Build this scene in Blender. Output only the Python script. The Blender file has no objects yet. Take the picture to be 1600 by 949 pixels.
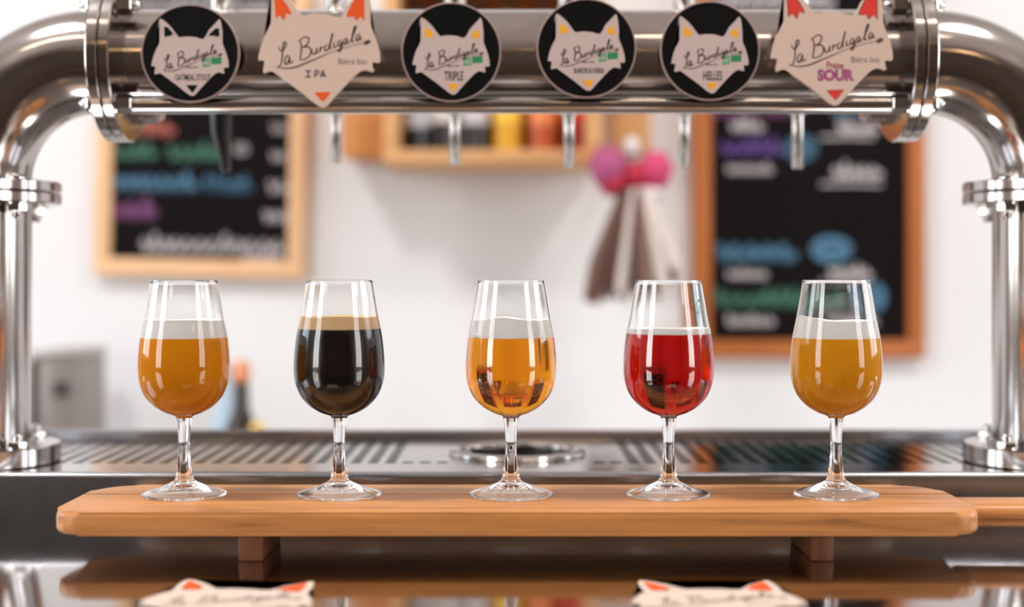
import bpy, bmesh, math, random
from mathutils import Vector, Matrix

random.seed(7)
PI = math.pi
sc = bpy.context.scene
col = sc.collection

# ------------------------------------------------------------------ camera, world, light, exposure
F = 1600 * 50 / 36.0          # focal length in pixels of the 1600x949 frame
CZ = 1.25                     # eye height
HV = 430.0                    # image row of the horizon
def W(u, v, y):               # pixel + depth -> world point
    return Vector(((u - 800) * y / F, y, CZ + (HV - v) * y / F))

cam_d = bpy.data.cameras.new('camera')
cam = bpy.data.objects.new('camera', cam_d); col.objects.link(cam)
cam.location = (0, 0, CZ); cam.rotation_euler = (PI / 2, 0, 0)
cam_d.lens = 50; cam_d.sensor_width = 36; cam_d.sensor_fit = 'HORIZONTAL'
cam_d.shift_y = -(474.5 - HV) / 1600
cam_d.clip_start = 0.02
cam_d.dof.use_dof = True; cam_d.dof.focus_distance = 1.035; cam_d.dof.aperture_fstop = 2.35
sc.camera = cam

w = bpy.data.worlds.new('daylight'); sc.world = w; w.use_nodes = True
wn = w.node_tree.nodes; wl = w.node_tree.links
sky = wn.new('ShaderNodeTexSky'); sky.sky_type = 'NISHITA'; sky.sun_disc = False
sky.sun_elevation = math.radians(38); sky.sun_rotation = math.radians(200)
wl.new(sky.outputs['Color'], wn['Background'].inputs['Color'])
wn['Background'].inputs['Strength'].default_value = 0.25

def area(name, loc, rot, sx, sy, power, color):
    l = bpy.data.lights.new(name, 'AREA'); l.shape = 'RECTANGLE'; l.size = sx; l.size_y = sy
    l.energy = power; l.color = color
    o = bpy.data.objects.new(name, l); o.location = loc; o.rotation_euler = rot; col.objects.link(o)
    return o
RX, RYF, RYB, RH = 2.4, -3.2, 2.4, 2.9      # the room: half width, front, back, height
WY0, WY1, WZ0, WZ1 = 0.80, 1.95, 1.20, 2.50  # the two side windows
VY0, VY1, VZ0, VZ1 = -1.15, -0.15, 1.00, 2.50  # made-up side openings, added to throw fill light onto the fronts
wc = ((WY0 + WY1) / 2, (WZ0 + WZ1) / 2)
area('window_light', (-RX - 0.02, wc[0], wc[1]), (0, -PI / 2, 0), WZ1 - WZ0 - 0.06, WY1 - WY0 - 0.06, 22, (0.95, 0.98, 1.0))
area('window_light', (RX + 0.02, wc[0], wc[1]), (0, PI / 2, 0), WZ1 - WZ0 - 0.06, WY1 - WY0 - 0.06, 20, (0.96, 0.98, 1.0))
vc = ((VY0 + VY1) / 2, (VZ0 + VZ1) / 2)
area('front_window_light', (-RX - 0.02, vc[0], vc[1]), (0, -PI / 2, 0), VZ1 - VZ0 - 0.06, VY1 - VY0 - 0.06, 31, (1.0, 0.98, 0.96))
area('front_window_light', (RX + 0.02, vc[0], vc[1]), (0, PI / 2, 0), VZ1 - VZ0 - 0.06, VY1 - VY0 - 0.06, 28, (1.0, 0.95, 0.91))
area('ceiling_panel_light', (-1.05, 0.85, RH - 0.06), (0, 0, 0), 0.36, 0.36, 26, (1.0, 0.98, 0.97))
area('ceiling_panel_light', (1.05, 0.85, RH - 0.06), (0, 0, 0), 0.36, 0.36, 22, (1.0, 0.93, 0.87))

sc.cycles.max_bounces = 40; sc.cycles.transmission_bounces = 32; sc.cycles.diffuse_bounces = 16; sc.cycles.glossy_bounces = 20; sc.cycles.sample_clamp_indirect = 0.0
vs = sc.view_settings
vs.view_transform = 'Standard'; vs.look = 'None'; vs.gamma = 1.0; vs.use_curve_mapping = False
vs.exposure = 0.08

# ------------------------------------------------------------------ materials
def S(r, g, b):               # sRGB 0-255 -> linear
    def f(c):
        c /= 255.0
        return c / 12.92 if c <= 0.04045 else ((c + 0.055) / 1.055) ** 2.4
    return (f(r), f(g), f(b), 1.0)

def mat(name, color, rough=0.5, metal=0.0, **kw):
    m = bpy.data.materials.new(name); m.use_nodes = True
    n = m.node_tree.nodes; l = m.node_tree.links; p = n['Principled BSDF']
    p.inputs['Base Color'].default_value = color
    p.inputs['Roughness'].default_value = rough
    p.inputs['Metallic'].default_value = metal
    for k, v in kw.items():
        if k in p.inputs: p.inputs[k].default_value = v
    var = kw.get('var')
    if var:                   # gentle noise in colour and roughness, plus fine relief
        scale, amt, bump = var
        tc = n.new('ShaderNodeTexCoord'); no = n.new('ShaderNodeTexNoise')
        no.inputs['Scale'].default_value = scale; no.inputs['Detail'].default_value = 5
        l.new(tc.outputs['Object'], no.inputs['Vector'])
        mx = n.new('ShaderNodeMix'); mx.data_type = 'RGBA'
        mx.inputs['A'].default_value = tuple(c * (1 - amt) for c in color[:3]) + (1,)
        mx.inputs['B'].default_value = tuple(min(1, c * (1 + amt)) for c in color[:3]) + (1,)
        l.new(no.outputs['Fac'], mx.inputs['Factor']); l.new(mx.outputs['Result'], p.inputs['Base Color'])
        mr = n.new('ShaderNodeMapRange')
        mr.inputs['To Min'].default_value = rough * 0.75; mr.inputs['To Max'].default_value = min(1, rough * 1.3)
        l.new(no.outputs['Fac'], mr.inputs['Value']); l.new(mr.outputs['Result'], p.inputs['Roughness'])
        if bump:
            b = n.new('ShaderNodeBump'); b.inputs['Strength'].default_value = bump; b.inputs['Distance'].default_value = 0.002
            l.new(no.outputs['Fac'], b.inputs['Height']); l.new(b.outputs['Normal'], p.inputs['Normal'])
    return m

def wood(name, light, dark, axis='X', scale=1.0, rough=0.5, offset=0.0):
    m = bpy.data.materials.new(name); m.use_nodes = True
    n = m.node_tree.nodes; l = m.node_tree.links; p = n['Principled BSDF']
    p.inputs['Roughness'].default_value = rough
    tc = n.new('ShaderNodeTexCoord'); mp = n.new('ShaderNodeMapping')
    s = {'X': (2.2, 38, 38), 'Y': (38, 2.2, 38), 'Z': (38, 38, 2.2)}[axis]
    mp.inputs['Scale'].default_value = tuple(a * scale for a in s); mp.inputs['Location'].default_value = (offset, offset * 1.7, offset)
    l.new(tc.outputs['Object'], mp.inputs['Vector'])
    n1 = n.new('ShaderNodeTexNoise'); n1.inputs['Scale'].default_value = 1.6; n1.inputs['Detail'].default_value = 7
    n1.inputs['Roughness'].default_value = 0.62; n1.inputs['Distortion'].default_value = 0.5
    l.new(mp.outputs['Vector'], n1.inputs['Vector'])
    n2 = n.new('ShaderNodeTexNoise'); n2.inputs['Scale'].default_value = 7.5; n2.inputs['Detail'].default_value = 4
    l.new(mp.outputs['Vector'], n2.inputs['Vector'])
    ma = n.new('ShaderNodeMath'); ma.operation = 'MULTIPLY_ADD'; ma.inputs[1].default_value = 0.35
    l.new(n2.outputs['Fac'], ma.inputs[0]); l.new(n1.outputs['Fac'], ma.inputs[2])
    cr = n.new('ShaderNodeValToRGB'); e = cr.color_ramp.elements
    e[0].position = 0.44; e[0].color = dark; e[1].position = 0.82; e[1].color = light
    mid = cr.color_ramp.elements.new(0.62); mid.color = tuple((a * 0.25 + b * 0.75) for a, b in zip(dark, light))
    l.new(ma.outputs[0], cr.inputs['Fac']); l.new(cr.outputs['Color'], p.inputs['Base Color'])
    b = n.new('ShaderNodeBump'); b.inputs['Strength'].default_value = 0.25; b.inputs['Distance'].default_value = 0.0015
    l.new(ma.outputs[0], b.inputs['Height']); l.new(b.outputs['Normal'], p.inputs['Normal'])
    return m

M = {}
M['wall'] = mat('white_plaster', S(233, 234, 237), 0.85, var=(5, 0.015, 0.05))
M['sidewall'] = mat('clay_plaster', S(150, 132, 120), 0.85, var=(3, 0.06, 0.05))
M['front'] = mat('taupe_plaster', S(112, 98, 90), 0.85, var=(3, 0.1, 0.05))
M['ceil'] = mat('ceiling_paint', S(214, 206, 200), 0.9, var=(3, 0.03, 0.02))
M['floor'] = wood('floor_boards', S(120, 88, 62), S(78, 54, 38), 'Y', 0.3, 0.5)
M['frame_white'] = mat('window_paint', S(225, 225, 222), 0.5)
M['steel'] = mat('polished_steel', (0.49, 0.455, 0.44, 1), 0.14, 1.0, var=(22, 0.2, 0.03))
M['steel_bright'] = mat('chrome', (0.62, 0.61, 0.60, 1), 0.14, 1.0)
M['steel_tray'] = mat('tray_steel', (0.52, 0.51, 0.51, 1), 0.11, 1.0, var=(30, 0.08, 0.02))
M['steel_counter'] = mat('counter_steel', (0.44, 0.41, 0.40, 1), 0.10, 1.0, var=(9, 0.06, 0.01))
M['steel_brushed'] = mat('brushed_steel', (0.40, 0.42, 0.46, 1), 0.21, 1.0, var=(25, 0.08, 0.05))
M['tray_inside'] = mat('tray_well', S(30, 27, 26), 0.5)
M['board'] = wood('oiled_oak', S(206, 140, 78), S(92, 46, 18), 'X', 1.0, 0.36, 3.1)
M['board2'] = wood('oiled_oak_back_plank', S(208, 146, 86), S(96, 52, 24), 'X', 0.9, 0.36, 8.4)
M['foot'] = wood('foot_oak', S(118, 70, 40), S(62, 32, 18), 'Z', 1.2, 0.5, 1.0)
M['frame_pine'] = wood('pine_frame', S(242, 198, 154), S(224, 168, 118), 'Z', 0.5, 0.55)
M['frame_orange'] = wood('orange_frame', S(186, 108, 50), S(150, 78, 32), 'Z', 0.5, 0.5)  # more orange wood; the shade it hangs in is also darkened into the colour
M['crate'] = wood('crate_pine', S(222, 172, 118), S(190, 132, 80), 'X', 0.5, 0.6)
M['box_wood'] = wood('box_wood', S(206, 138, 76), S(170, 104, 52), 'X', 0.5, 0.6)
M['slate'] = mat('blackboard', S(20, 16, 18), 0.8, var=(8, 0.15, 0.0), **{'Specular IOR Level': 0.1})
M['plate'] = mat('sign_white', S(210, 186, 172), 0.45)
M['plate2'] = mat('print_white', S(196, 178, 174), 0.45)
M['black_disc'] = mat('black_enamel', S(10, 9, 11), 0.55, **{'Specular IOR Level': 0.12})
M['black_plastic'] = mat('black_plastic', S(10, 10, 11), 0.4)
M['rim'] = mat('disc_edge', S(160, 138, 134), 0.35)
M['orange'] = mat('orange_print', S(226, 84, 22), 0.5, var=(150, 0.12, 0.0))
M['yellow'] = mat('amber_print', S(240, 168, 30), 0.5, var=(150, 0.08, 0.0))
M['red'] = mat('red_marker', S(214, 52, 44), 0.5, var=(150, 0.12, 0.0))
M['ink'] = mat('brown_ink', S(72, 54, 50), 0.6)
M['ink_soft'] = mat('grey_ink', S(128, 108, 100), 0.6)
M['ink_violet'] = mat('violet_ink', S(66, 46, 78), 0.6)
M['ink_black'] = mat('black_ink', S(40, 32, 34), 0.6)
M['ink_pink'] = mat('pink_ink', S(188, 74, 140), 0.6)
M['ink_red'] = mat('crimson_ink', S(150, 30, 60), 0.6)
M['green'] = mat('green_print', S(38, 128, 78), 0.5)
M['green_light'] = mat('light_green_print', S(78, 160, 110), 0.5)
M['card_edge'] = mat('coaster_board', S(206, 188, 174), 0.7)
M['brass_bulb'] = None

def chalk(name, c):
    return mat('chalk_' + name, c, 0.9)
CH = {'pink': chalk('salmon', S(196, 112, 100)), 'green': chalk('green', S(76, 126, 106)), 'blue': chalk('blue', S(84, 130, 160)),
      'purple': chalk('purple', S(132, 80, 126)), 'white': chalk('white', S(214, 208, 212)), 'violet': chalk('violet', S(104, 78, 150))}

def glass_mat(name, color=(1, 1, 1, 1), ior=1.5, rough=0.0):
    m = bpy.data.materials.new(name); m.use_nodes = True
    p = m.node_tree.nodes['Principled BSDF']
    p.inputs['Base Color'].default_value = color; p.inputs['Roughness'].default_value = rough
    p.inputs['IOR'].default_value = ior; p.inputs['Transmission Weight'].default_value = 1.0
    return m
M['glass'] = glass_mat('clear_glass', (0.985, 0.99, 0.99, 1), 1.5)

def clear_liquid(name, color, density, ior=1.34):
    m = bpy.data.materials.new(name); m.use_nodes = True
    n = m.node_tree.nodes; l = m.node_tree.links
    p = n['Principled BSDF']; p.inputs['Base Color'].default_value = (1, 1, 1, 1); p.inputs['Roughness'].default_value = 0.0
    p.inputs['IOR'].default_value = ior; p.inputs['Transmission Weight'].default_value = 1.0
    va = n.new('ShaderNodeVolumeAbsorption'); va.inputs['Color'].default_value = color; va.inputs['Density'].default_value = density
    l.new(va.outputs['Volume'], n['Material Output'].inputs['Volume'])
    return m

def hazy_liquid(name, color, trans):
    m = bpy.data.materials.new(name); m.use_nodes = True
    n = m.node_tree.nodes; l = m.node_tree.links
    n.remove(n['Principled BSDF'])
    d = n.new('ShaderNodeBsdfDiffuse'); t = n.new('ShaderNodeBsdfTranslucent'); mx = n.new('ShaderNodeMixShader')
    d.inputs['Color'].default_value = color; t.inputs['Color'].default_value = color
    mx.inputs[0].default_value = trans
    l.new(d.outputs[0], mx.inputs[1]); l.new(t.outputs[0], mx.inputs[2]); l.new(mx.outputs[0], n['Material Output'].inputs['Surface'])
    return m
M['beer_hazy'] = hazy_liquid('hazy_amber_beer', (0.98, 0.405, 0.008, 1), 0.15)
M['beer_hazy2'] = hazy_liquid('hazy_golden_beer', (0.985, 0.47, 0.016, 1), 0.15)
M['stout'] = mat('stout', (0.006, 0.0022, 0.0012, 1), 0.15)
M['beer_clear'] = clear_liquid('clear_amber_beer', (0.972, 0.745, 0.02, 1), 84)
M['beer_red'] = clear_liquid('clear_red_beer', (0.90, 0.03, 0.02, 1), 130)
M['foam'] = hazy_liquid('beer_foam', (0.99, 0.975, 0.95, 1), 0.12)
M['foam_tan'] = hazy_liquid('stout_foam', (0.86, 0.62, 0.36, 1), 0.12)

# ------------------------------------------------------------------ mesh helpers
def link(name, me, m, parent=None, smooth=False):
    o = bpy.data.objects.new(name, me); col.objects.link(o)
    if m is not None:
        for q in (m if isinstance(m, (list, tuple)) else [m]): me.materials.append(q)
    if parent is not None:
        o.parent = parent
        o.matrix_parent_inverse = parent_world(parent).inverted()
    if smooth:
        me.polygons.foreach_set('use_smooth', [True] * len(me.polygons))
        try: me.set_sharp_from_angle(angle=math.radians(38))
        except Exception: pass
    return o
def parent_world(p):
    mtx = p.matrix_basis.copy(); q = p
    while q.parent is not None:
        mtx = q.parent.matrix_basis @ q.matrix_parent_inverse @ mtx; q = q.parent
    return mtx
def fin(name, bm, m, parent=None, smooth=False):
    bmesh.ops.recalc_face_normals(bm, faces=bm.faces[:])
    me = bpy.data.meshes.new(name); bm.to_mesh(me); bm.free()
    return link(name, me, m, parent, smooth)

def tag(o, label, cat, group=None):
    o['label'] = label; o['category'] = cat
    if group: o['group'] = group
    return o
def thing(name, label, cat, loc, group=None):
    o = bpy.data.objects.new(name, None); o.empty_display_size = 0.02; col.objects.link(o); o.location = loc
    return tag(o, label, cat, group)
def struct(o):
    o['kind'] = 'structure'; return o

def box(bm, x0, x1, y0, y1, z0, z1, bev=0.0, seg=2):
    g = bmesh.ops.create_cube(bm, size=1.0)
    vs_ = g['verts']
    for v in vs_:
        v.co = Vector(((x0 + x1) / 2 + v.co.x * (x1 - x0), (y0 + y1) / 2 + v.co.y * (y1 - y0), (z0 + z1) / 2 + v.co.z * (z1 - z0)))
    if bev:
        es = list({e for v in vs_ for e in v.link_edges})
        bmesh.ops.bevel(bm, geom=es, offset=bev, segments=seg, affect='EDGES', profile=0.5)
    return bm
def box_top(bm, x0, x1, y0, y1, z0, z1, bev, seg=3):
    g = bmesh.ops.create_cube(bm, size=1.0)['verts']
    for v in g: v.co = Vector(((x0 + x1) / 2 + v.co.x * (x1 - x0), (y0 + y1) / 2 + v.co.y * (y1 - y0), (z0 + z1) / 2 + v.co.z * (z1 - z0)))
    es = list({e for v in g for e in v.link_edges if all(abs(w_.co.z - z1) < 1e-6 for w_ in e.verts)})
    bmesh.ops.bevel(bm, geom=es, offset=bev, segments=seg, affect='EDGES', profile=0.5)
    return bm
def boxo(name, x0, x1, y0, y1, z0, z1, m, parent=None, bev=0.0, seg=2):
    return fin(name, box(bmesh.new(), x0, x1, y0, y1, z0, z1, bev, seg), m, parent, smooth=bev > 0)

def lathe(bm, prof, center=(0, 0, 0), axis='Z', seg=48, closed=False):
    """prof: list of (radius, height along axis)."""
    c = Vector(center); rings = []
    for r, h in prof:
        if r < 1e-7:
            p = {'Z': Vector((0, 0, h)), 'X': Vector((h, 0, 0)), 'Y': Vector((0, h, 0))}[axis]
            rings.append([bm.verts.new(c + p)]); continue
        ring = []
        for k in range(seg):
            a = 2 * PI * k / seg; ca, sa = r * math.cos(a), r * math.sin(a)
            p = {'Z': Vector((ca, sa, h)), 'X': Vector((h, ca, sa)), 'Y': Vector((ca, h, sa))}[axis]
            ring.append(bm.verts.new(c + p))
        rings.append(ring)
    pairs = list(zip(rings, rings[1:]))
    if closed: pairs.append((rings[-1], rings[0]))
    for a, b in pairs:
        for k in range(seg):
            k2 = (k + 1) % seg
            if len(a) == 1 and len(b) == 1: continue
            if len(a) == 1: bm.faces.new((a[0], b[k], b[k2]))
            elif len(b) == 1: bm.faces.new((a[k], a[k2], b[0]))
            else: bm.faces.new((a[k], a[k2], b[k2], b[k]))
    return bm
def disc_prof(r, h0, h1, b=0.0, r_in=0.0):
    """closed profile of a (bevelled) disc or ring."""
    p = [(r_in, h0), (r - b, h0), (r, h0 + b), (r, h1 - b), (r - b, h1), (r_in, h1)]
    if b == 0: p = [(r_in, h0), (r, h0), (r, h1), (r_in, h1)]
    return p

def tube(bm, pts, rad, seg=24, cap=True):
    pts = [Vector(p) for p in pts]; n = len(pts)
    rads = rad if isinstance(rad, (list, tuple)) else [rad] * n
    t0 = (pts[1] - pts[0]).normalized()
    ref = Vector((0, 1, 0)) if abs(t0.y) < 0.8 else Vector((1, 0, 0))
    u = t0.cross(ref).normalized(); rings = []
    for i, p in enumerate(pts):
        t = (pts[min(i + 1, n - 1)] - pts[max(i - 1, 0)]).normalized()
        u = (u - t * u.dot(t)).normalized(); v = t.cross(u)
        rings.append([bm.verts.new(p + (u * math.cos(2 * PI * k / seg) + v * math.sin(2 * PI * k / seg)) * rads[i]) for k in range(seg)])
    for a, b in zip(rings, rings[1:]):
        for k in range(seg): bm.faces.new((a[k], a[(k + 1) % seg], b[(k + 1) % seg], b[k]))
    if cap:
        bm.faces.new(rings[0][::-1]); bm.faces.new(rings[-1])
    return bm

def smooth_line(pts, n=6):
    """Catmull-Rom through 2D points."""
    P = [Vector(p).to_2d() if len(p) > 2 else Vector(p) for p in pts]
    if len(P) < 3: return P
    out = []
    Q = [P[0] * 2 - P[1]] + P + [P[-1] * 2 - P[-2]]
    for i in range(1, len(Q) - 2):
        a, b, c, d = Q[i - 1], Q[i], Q[i + 1], Q[i + 2]
        for k in range(n):
            t = k / n
            out.append(0.5 * ((2 * b) + (c - a) * t + (2 * a - 5 * b + 4 * c - d) * t * t + (3 * b - a - 3 * c + d) * t ** 3))
    out.append(P[-1]); return out

def flat_prism(bm, pts, h0, h1, mp):
    """pts: 2D outline; mp(p, h) -> 3D. Solid plate between heights h0 and h1."""
    a = [bm.verts.new(mp(p, h0)) for p in pts]; b = [bm.verts.new(mp(p, h1)) for p in pts]
    f1 = bm.faces.new(a[::-1]); f2 = bm.faces.new(b); n = len(pts)
    for k in range(n): bm.faces.new((a[k], a[(k + 1) % n], b[(k + 1) % n], b[k]))
    bmesh.ops.triangulate(bm, faces=[f1, f2], ngon_method='EAR_CLIP')
    return bm
def ribbon(bm, pts, wd, h, mp):
    """flat ink stroke along 2D pts, width wd (number or list) at height h."""
    n = len(pts); prev = None
    for i in range(n):
        t = pts[min(i + 1, n - 1)] - pts[max(i - 1, 0)]
        if t.length < 1e-9: t = Vector((1, 0))
        t.normalize(); nn = Vector((-t.y, t.x)); ww = wd[i] if isinstance(wd, list) else wd
        cur = (bm.verts.new(mp(pts[i] + nn * ww / 2, h)), bm.verts.new(mp(pts[i] - nn * ww / 2, h)))
        if prev: bm.faces.new((prev[0], prev[1], cur[1], cur[0]))
        prev = cur
    return bm

def text_mesh(body, size, xs, mp, h, cx, cy, shear=0.0, rot=0.0, offset=0.0, width=None):
    """flat lettering centred on (cx, cy) in the 2D plane of mp."""
    cu = bpy.data.curves.new('lettering', 'FONT'); cu.body = body; cu.size = 1.0; cu.align_x = 'CENTER'; cu.align_y = 'CENTER'
    cu.shear = shear; cu.offset = offset; cu.resolution_u = 3
    ob = bpy.data.objects.new('lettering', cu); col.objects.link(ob)
    dg = bpy.context.evaluated_depsgraph_get(); me = bpy.data.meshes.new_from_object(ob.evaluated_get(dg))
    bpy.data.objects.remove(ob); bpy.data.curves.remove(cu)
    xsv = [v.co.x for v in me.vertices]; ysv = [v.co.y for v in me.vertices]
    mx, my = (min(xsv) + max(xsv)) / 2, (min(ysv) + max(ysv)) / 2
    hgt = max(ysv) - min(ysv); k = size / hgt
    kx = k * xs if width is None else width / (max(xsv) - min(xsv))
    ca, sa = math.cos(rot), math.sin(rot)
    for v in me.vertices:
        x, y = (v.co.x - mx) * kx, (v.co.y - my) * k
        v.co = mp(Vector((cx + x * ca - y * sa, cy + x * sa + y * ca)), h)
    return me

# ------------------------------------------------------------------ the room
ZC = CZ - 0.193                                    # counter top
struct(boxo('floor', -RX - 0.2, RX + 0.2, RYF - 0.2, RYB + 0.2, -0.1, 0, M['floor']))
struct(boxo('ceiling', -RX - 0.2, RX + 0.2, RYF - 0.2, RYB + 0.2, RH, RH + 0.1, M['ceil']))
struct(boxo('wall_back', -RX - 0.2, RX + 0.2, RYB, RYB + 0.2, 0, RH, M['wall']))
struct(boxo('wall_front', -RX - 0.2, RX + 0.2, RYF - 0.2, RYF, 0, RH, M['front']))
for side, s, m in (('left', -1, M['sidewall']), ('right', 1, M['sidewall'])):
    bm = bmesh.new(); a, b = sorted((s * RX, s * (RX + 0.2)))
    for y0, y1 in ((RYF, VY0), (VY1, WY0), (WY1, RYB)): box(bm, a, b, y0, y1, 0, RH)
    for y0, y1, z0, z1 in ((WY0, WY1, WZ0, WZ1), (VY0, VY1, VZ0, VZ1)):
        box(bm, a, b, y0, y1, 0, z0); box(bm, a, b, y0, y1, z1, RH)
    struct(fin('wall_' + side, bm, m))
    fa, fb = sorted((s * (RX + 0.0), s * (RX + 0.06))); t = 0.05
    for num, y0, y1, z0, z1 in ((1, WY0, WY1, WZ0, WZ1), (3, VY0, VY1, VZ0, VZ1)):  # second entry frames the added fill opening, first the side window
        bm = bmesh.new()
        box(bm, fa, fb, y0, y0 + t, z0, z1); box(bm, fa, fb, y1 - t, y1, z0, z1)
        box(bm, fa, fb, y0 + t, y1 - t, z0, z0 + t); box(bm, fa, fb, y0 + t, y1 - t, z1 - t, z1)
        ym = (y0 + y1) / 2
        box(bm, fa, fb, ym - 0.02, ym + 0.02, z0 + t, z1 - t)
        struct(fin('window_%d' % (num if s < 0 else num + 1), bm, M['frame_white']))

# back counter (below the view) that carries the bottles
ZB = 0.85
t = thing('back_counter', 'white back counter running below the chalkboards behind the bar', 'counter', (0, 2.2, 0))
boxo('worktop', -1.9, 1.9, 1.95, RYB - 0.002, ZB - 0.03, ZB, M['frame_white'], t, 0.003)
boxo('cabinet_body', -1.88, 1.88, 2.0, RYB - 0.002, 0, ZB - 0.03, M['wall'], t)

# bar counter
YT0, YT1 = 1.123, 1.400                      # drip tray front and back
t = thing('bar_counter', 'polished stainless steel bar counter under the tasting board', 'counter', (0, 1.0, 0))
boxo('worktop', -1.7, 1.7, 0.42, 1.52, ZC - 0.04, ZC, M['steel_counter'], t, 0.002)
boxo('base_cabinet', -1.65, 1.65, 0.55, 1.48, 0, ZC - 0.04, M['front'], t)

# ------------------------------------------------------------------ drip tray
ZT = CZ - 0.1578                             # tray top surface
t = thing('drip_tray', 'long perforated stainless steel drip tray under the beer taps', 'drip tray', (0, 1.3, ZC))
TX = 0.86
RXC, RYC, RR = (808 - 800) * 1.264 / F, 1.264, 0.0580     # glass rinser
bm = bmesh.new()
box_top(bm, -TX, TX, YT0, YT0 + 0.014, ZC, ZT + 0.0015, 0.0045, 4)
box_top(bm, -TX, TX, YT1 - 0.016, YT1, ZC, ZT + 0.006, 0.003, 2)
box(bm, -TX, -TX + 0.016, YT0 + 0.014, YT1 - 0.016, ZC, ZT + 0.003, 0.003, 2)
box(bm, TX - 0.016, TX, YT0 + 0.014, YT1 - 0.016, ZC, ZT + 0.003, 0.003, 2)
fin('tray_rim', bm, M['steel_brushed'], t, True)
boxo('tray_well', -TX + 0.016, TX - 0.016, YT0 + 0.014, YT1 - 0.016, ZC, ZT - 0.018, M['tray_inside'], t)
# perforated plate: square cells with a rounded hole
P = 0.0147; hr = 0.0049
x_lo, x_hi, y_lo, y_hi = -TX + 0.016, TX - 0.016, YT0 + 0.014, YT1 - 0.016
hy0 = 1.197; ny = int((y_hi - 0.008 - hy0) / P)
nx = int((x_hi - x_lo - 0.02) / P); hx0 = -nx * P / 2
bm = bmesh.new()
def quad(x0, x1, y0, y1, z):
    bm.faces.new([bm.verts.new((x, y, z)) for x, y in ((x0, y0), (x1, y0), (x1, y1), (x0, y1))])
zp = ZT - 0.001
quad(x_lo, x_hi, y_lo, hy0, zp); quad(x_lo, x_hi, hy0 + ny * P, y_hi, zp)
quad(x_lo, hx0, hy0, hy0 + ny * P, zp); quad(hx0 + nx * P, x_hi, hy0, hy0 + ny * P, zp)
N = 12
def hole_poly(cx, cy):
    pts = []
    for k in range(N):
        a = 2 * PI * (k + 0.5) / N; c, s = math.cos(a), math.sin(a)
        m_ = max(abs(c), abs(s)) ** 0.55
        pts.append((cx + hr * c / m_, cy + hr * s / m_))
    return pts
for i in range(nx):
    for j in range(ny):
        x0, y0 = hx0 + i * P, hy0 + j * P; cx, cy = x0 + P / 2, y0 + P / 2
        if abs(cx - RXC) < 0.093 and j > 0 or (abs(cx - RXC) < 0.062 and j == 0):
            if math.hypot(max(abs(cx - RXC) - P / 2, 0), max(abs(cy - RYC) - P / 2, 0)) > RR - 0.002 or math.hypot(abs(cx - RXC) + P / 2, abs(cy - RYC) + P / 2) > RR - 0.003:
                quad(x0, x0 + P, y0, y0 + P, zp)
            continue
        hp = hole_poly(cx, cy)
        hv = [bm.verts.new((x, y, zp)) for x, y in hp]; lo = [bm.verts.new((x, y, zp - 0.0015)) for x, y in hp]
        sq = []
        for k in range(N):
            a = 2 * PI * (k + 0.5) / N; c, s = math.cos(a), math.sin(a); m_ = max(abs(c), abs(s))
            sq.append(bm.verts.new((cx + P / 2 * c / m_, cy + P / 2 * s / m_, zp)))
        for k in range(N):
            k2 = (k + 1) % N
            bm.faces.new((sq[k], sq[k2], hv[k2], hv[k])); bm.faces.new((hv[k], hv[k2], lo[k2], lo[k]))
        for q in range(4):                   # the square's corners
            a = PI / 4 + q * PI / 2
            k = int(round(a / (2 * PI / N) - 0.5 - 0.5)); k2 = (k + 1) % N
            cv = bm.verts.new((cx + P / 2 * math.copysign(1, math.cos(a)), cy + P / 2 * math.copysign(1, math.sin(a)), zp))
            bm.faces.new((sq[k % N], cv, sq[k2]))
fin('perforated_plate', bm, M['steel_tray'], t)
# rinser
bm = bmesh.new()
prof = [(RR + 0.006 * math.cos(a) * 0.9 - 0.003, ZT + 0.0005 + 0.0035 * math.sin(a)) for a in [2 * PI * k / 14 for k in range(14)]]
lathe(bm, prof, (RXC, RYC, 0), 'Z', 64, closed=True)
fin('rinser_ring', bm, M['steel_tray'], t, True)
bm = bmesh.new()
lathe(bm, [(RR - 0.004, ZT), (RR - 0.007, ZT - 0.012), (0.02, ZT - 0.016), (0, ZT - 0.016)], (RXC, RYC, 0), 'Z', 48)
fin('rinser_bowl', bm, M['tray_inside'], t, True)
bm = bmesh.new()
lathe(bm, [(0, ZT - 0.016), (0.012, ZT - 0.016), (0.012, ZT - 0.010), (0.006, ZT - 0.004), (0, ZT - 0.003)], (RXC, RYC, 0), 'Z', 24)
for k in range(5):
    a = 2 * PI * k / 5 + 0.3
    tube(bm, [(RXC + 0.010 * math.cos(a), RYC + 0.010 * math.sin(a), ZT - 0.0095), (RXC + 0.050 * math.cos(a), RYC + 0.050 * math.sin(a), ZT - 0.0075)], 0.0026, 8)
fin('sprayer_star', bm, M['steel_bright'], t, True)

# ------------------------------------------------------------------ draught tower
YB = 1.205
ZBM = CZ + (HV - 97) * YB / F                # beam axis
RT, RF = 0.0436, 0.0678
XF = 0.3422                                  # outer face of the beam flange pair
XCOL = 835 * YB / F                          # column axis
ZF = CZ + (HV - 302) * YB / F                # joint plane of the column flange pair
tower = thing('draught_tower', 'polished steel pipe draught tower bridging over the five glasses', 'beer tower', (0, YB, ZT))
TS = M['steel']
XB = XF - 0.019
bm = bmesh.new(); tube(bm, [(x, YB, ZBM) for x in (-XB - 0.001, -0.2, -0.1, 0, 0.1, 0.2, XB + 0.001)], RT, 96)
fin('beam', bm, TS, tower, True)
ry, rz = -0.0402, -0.0407
bm = bmesh.new(); tube(bm, [(-XB + 0.014, YB + ry, ZBM + rz), (XB - 0.014, YB + ry, ZBM + rz)], 0.0074, 32)
fin('tie_rod', bm, M['steel_bright'], tower, True)
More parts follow.
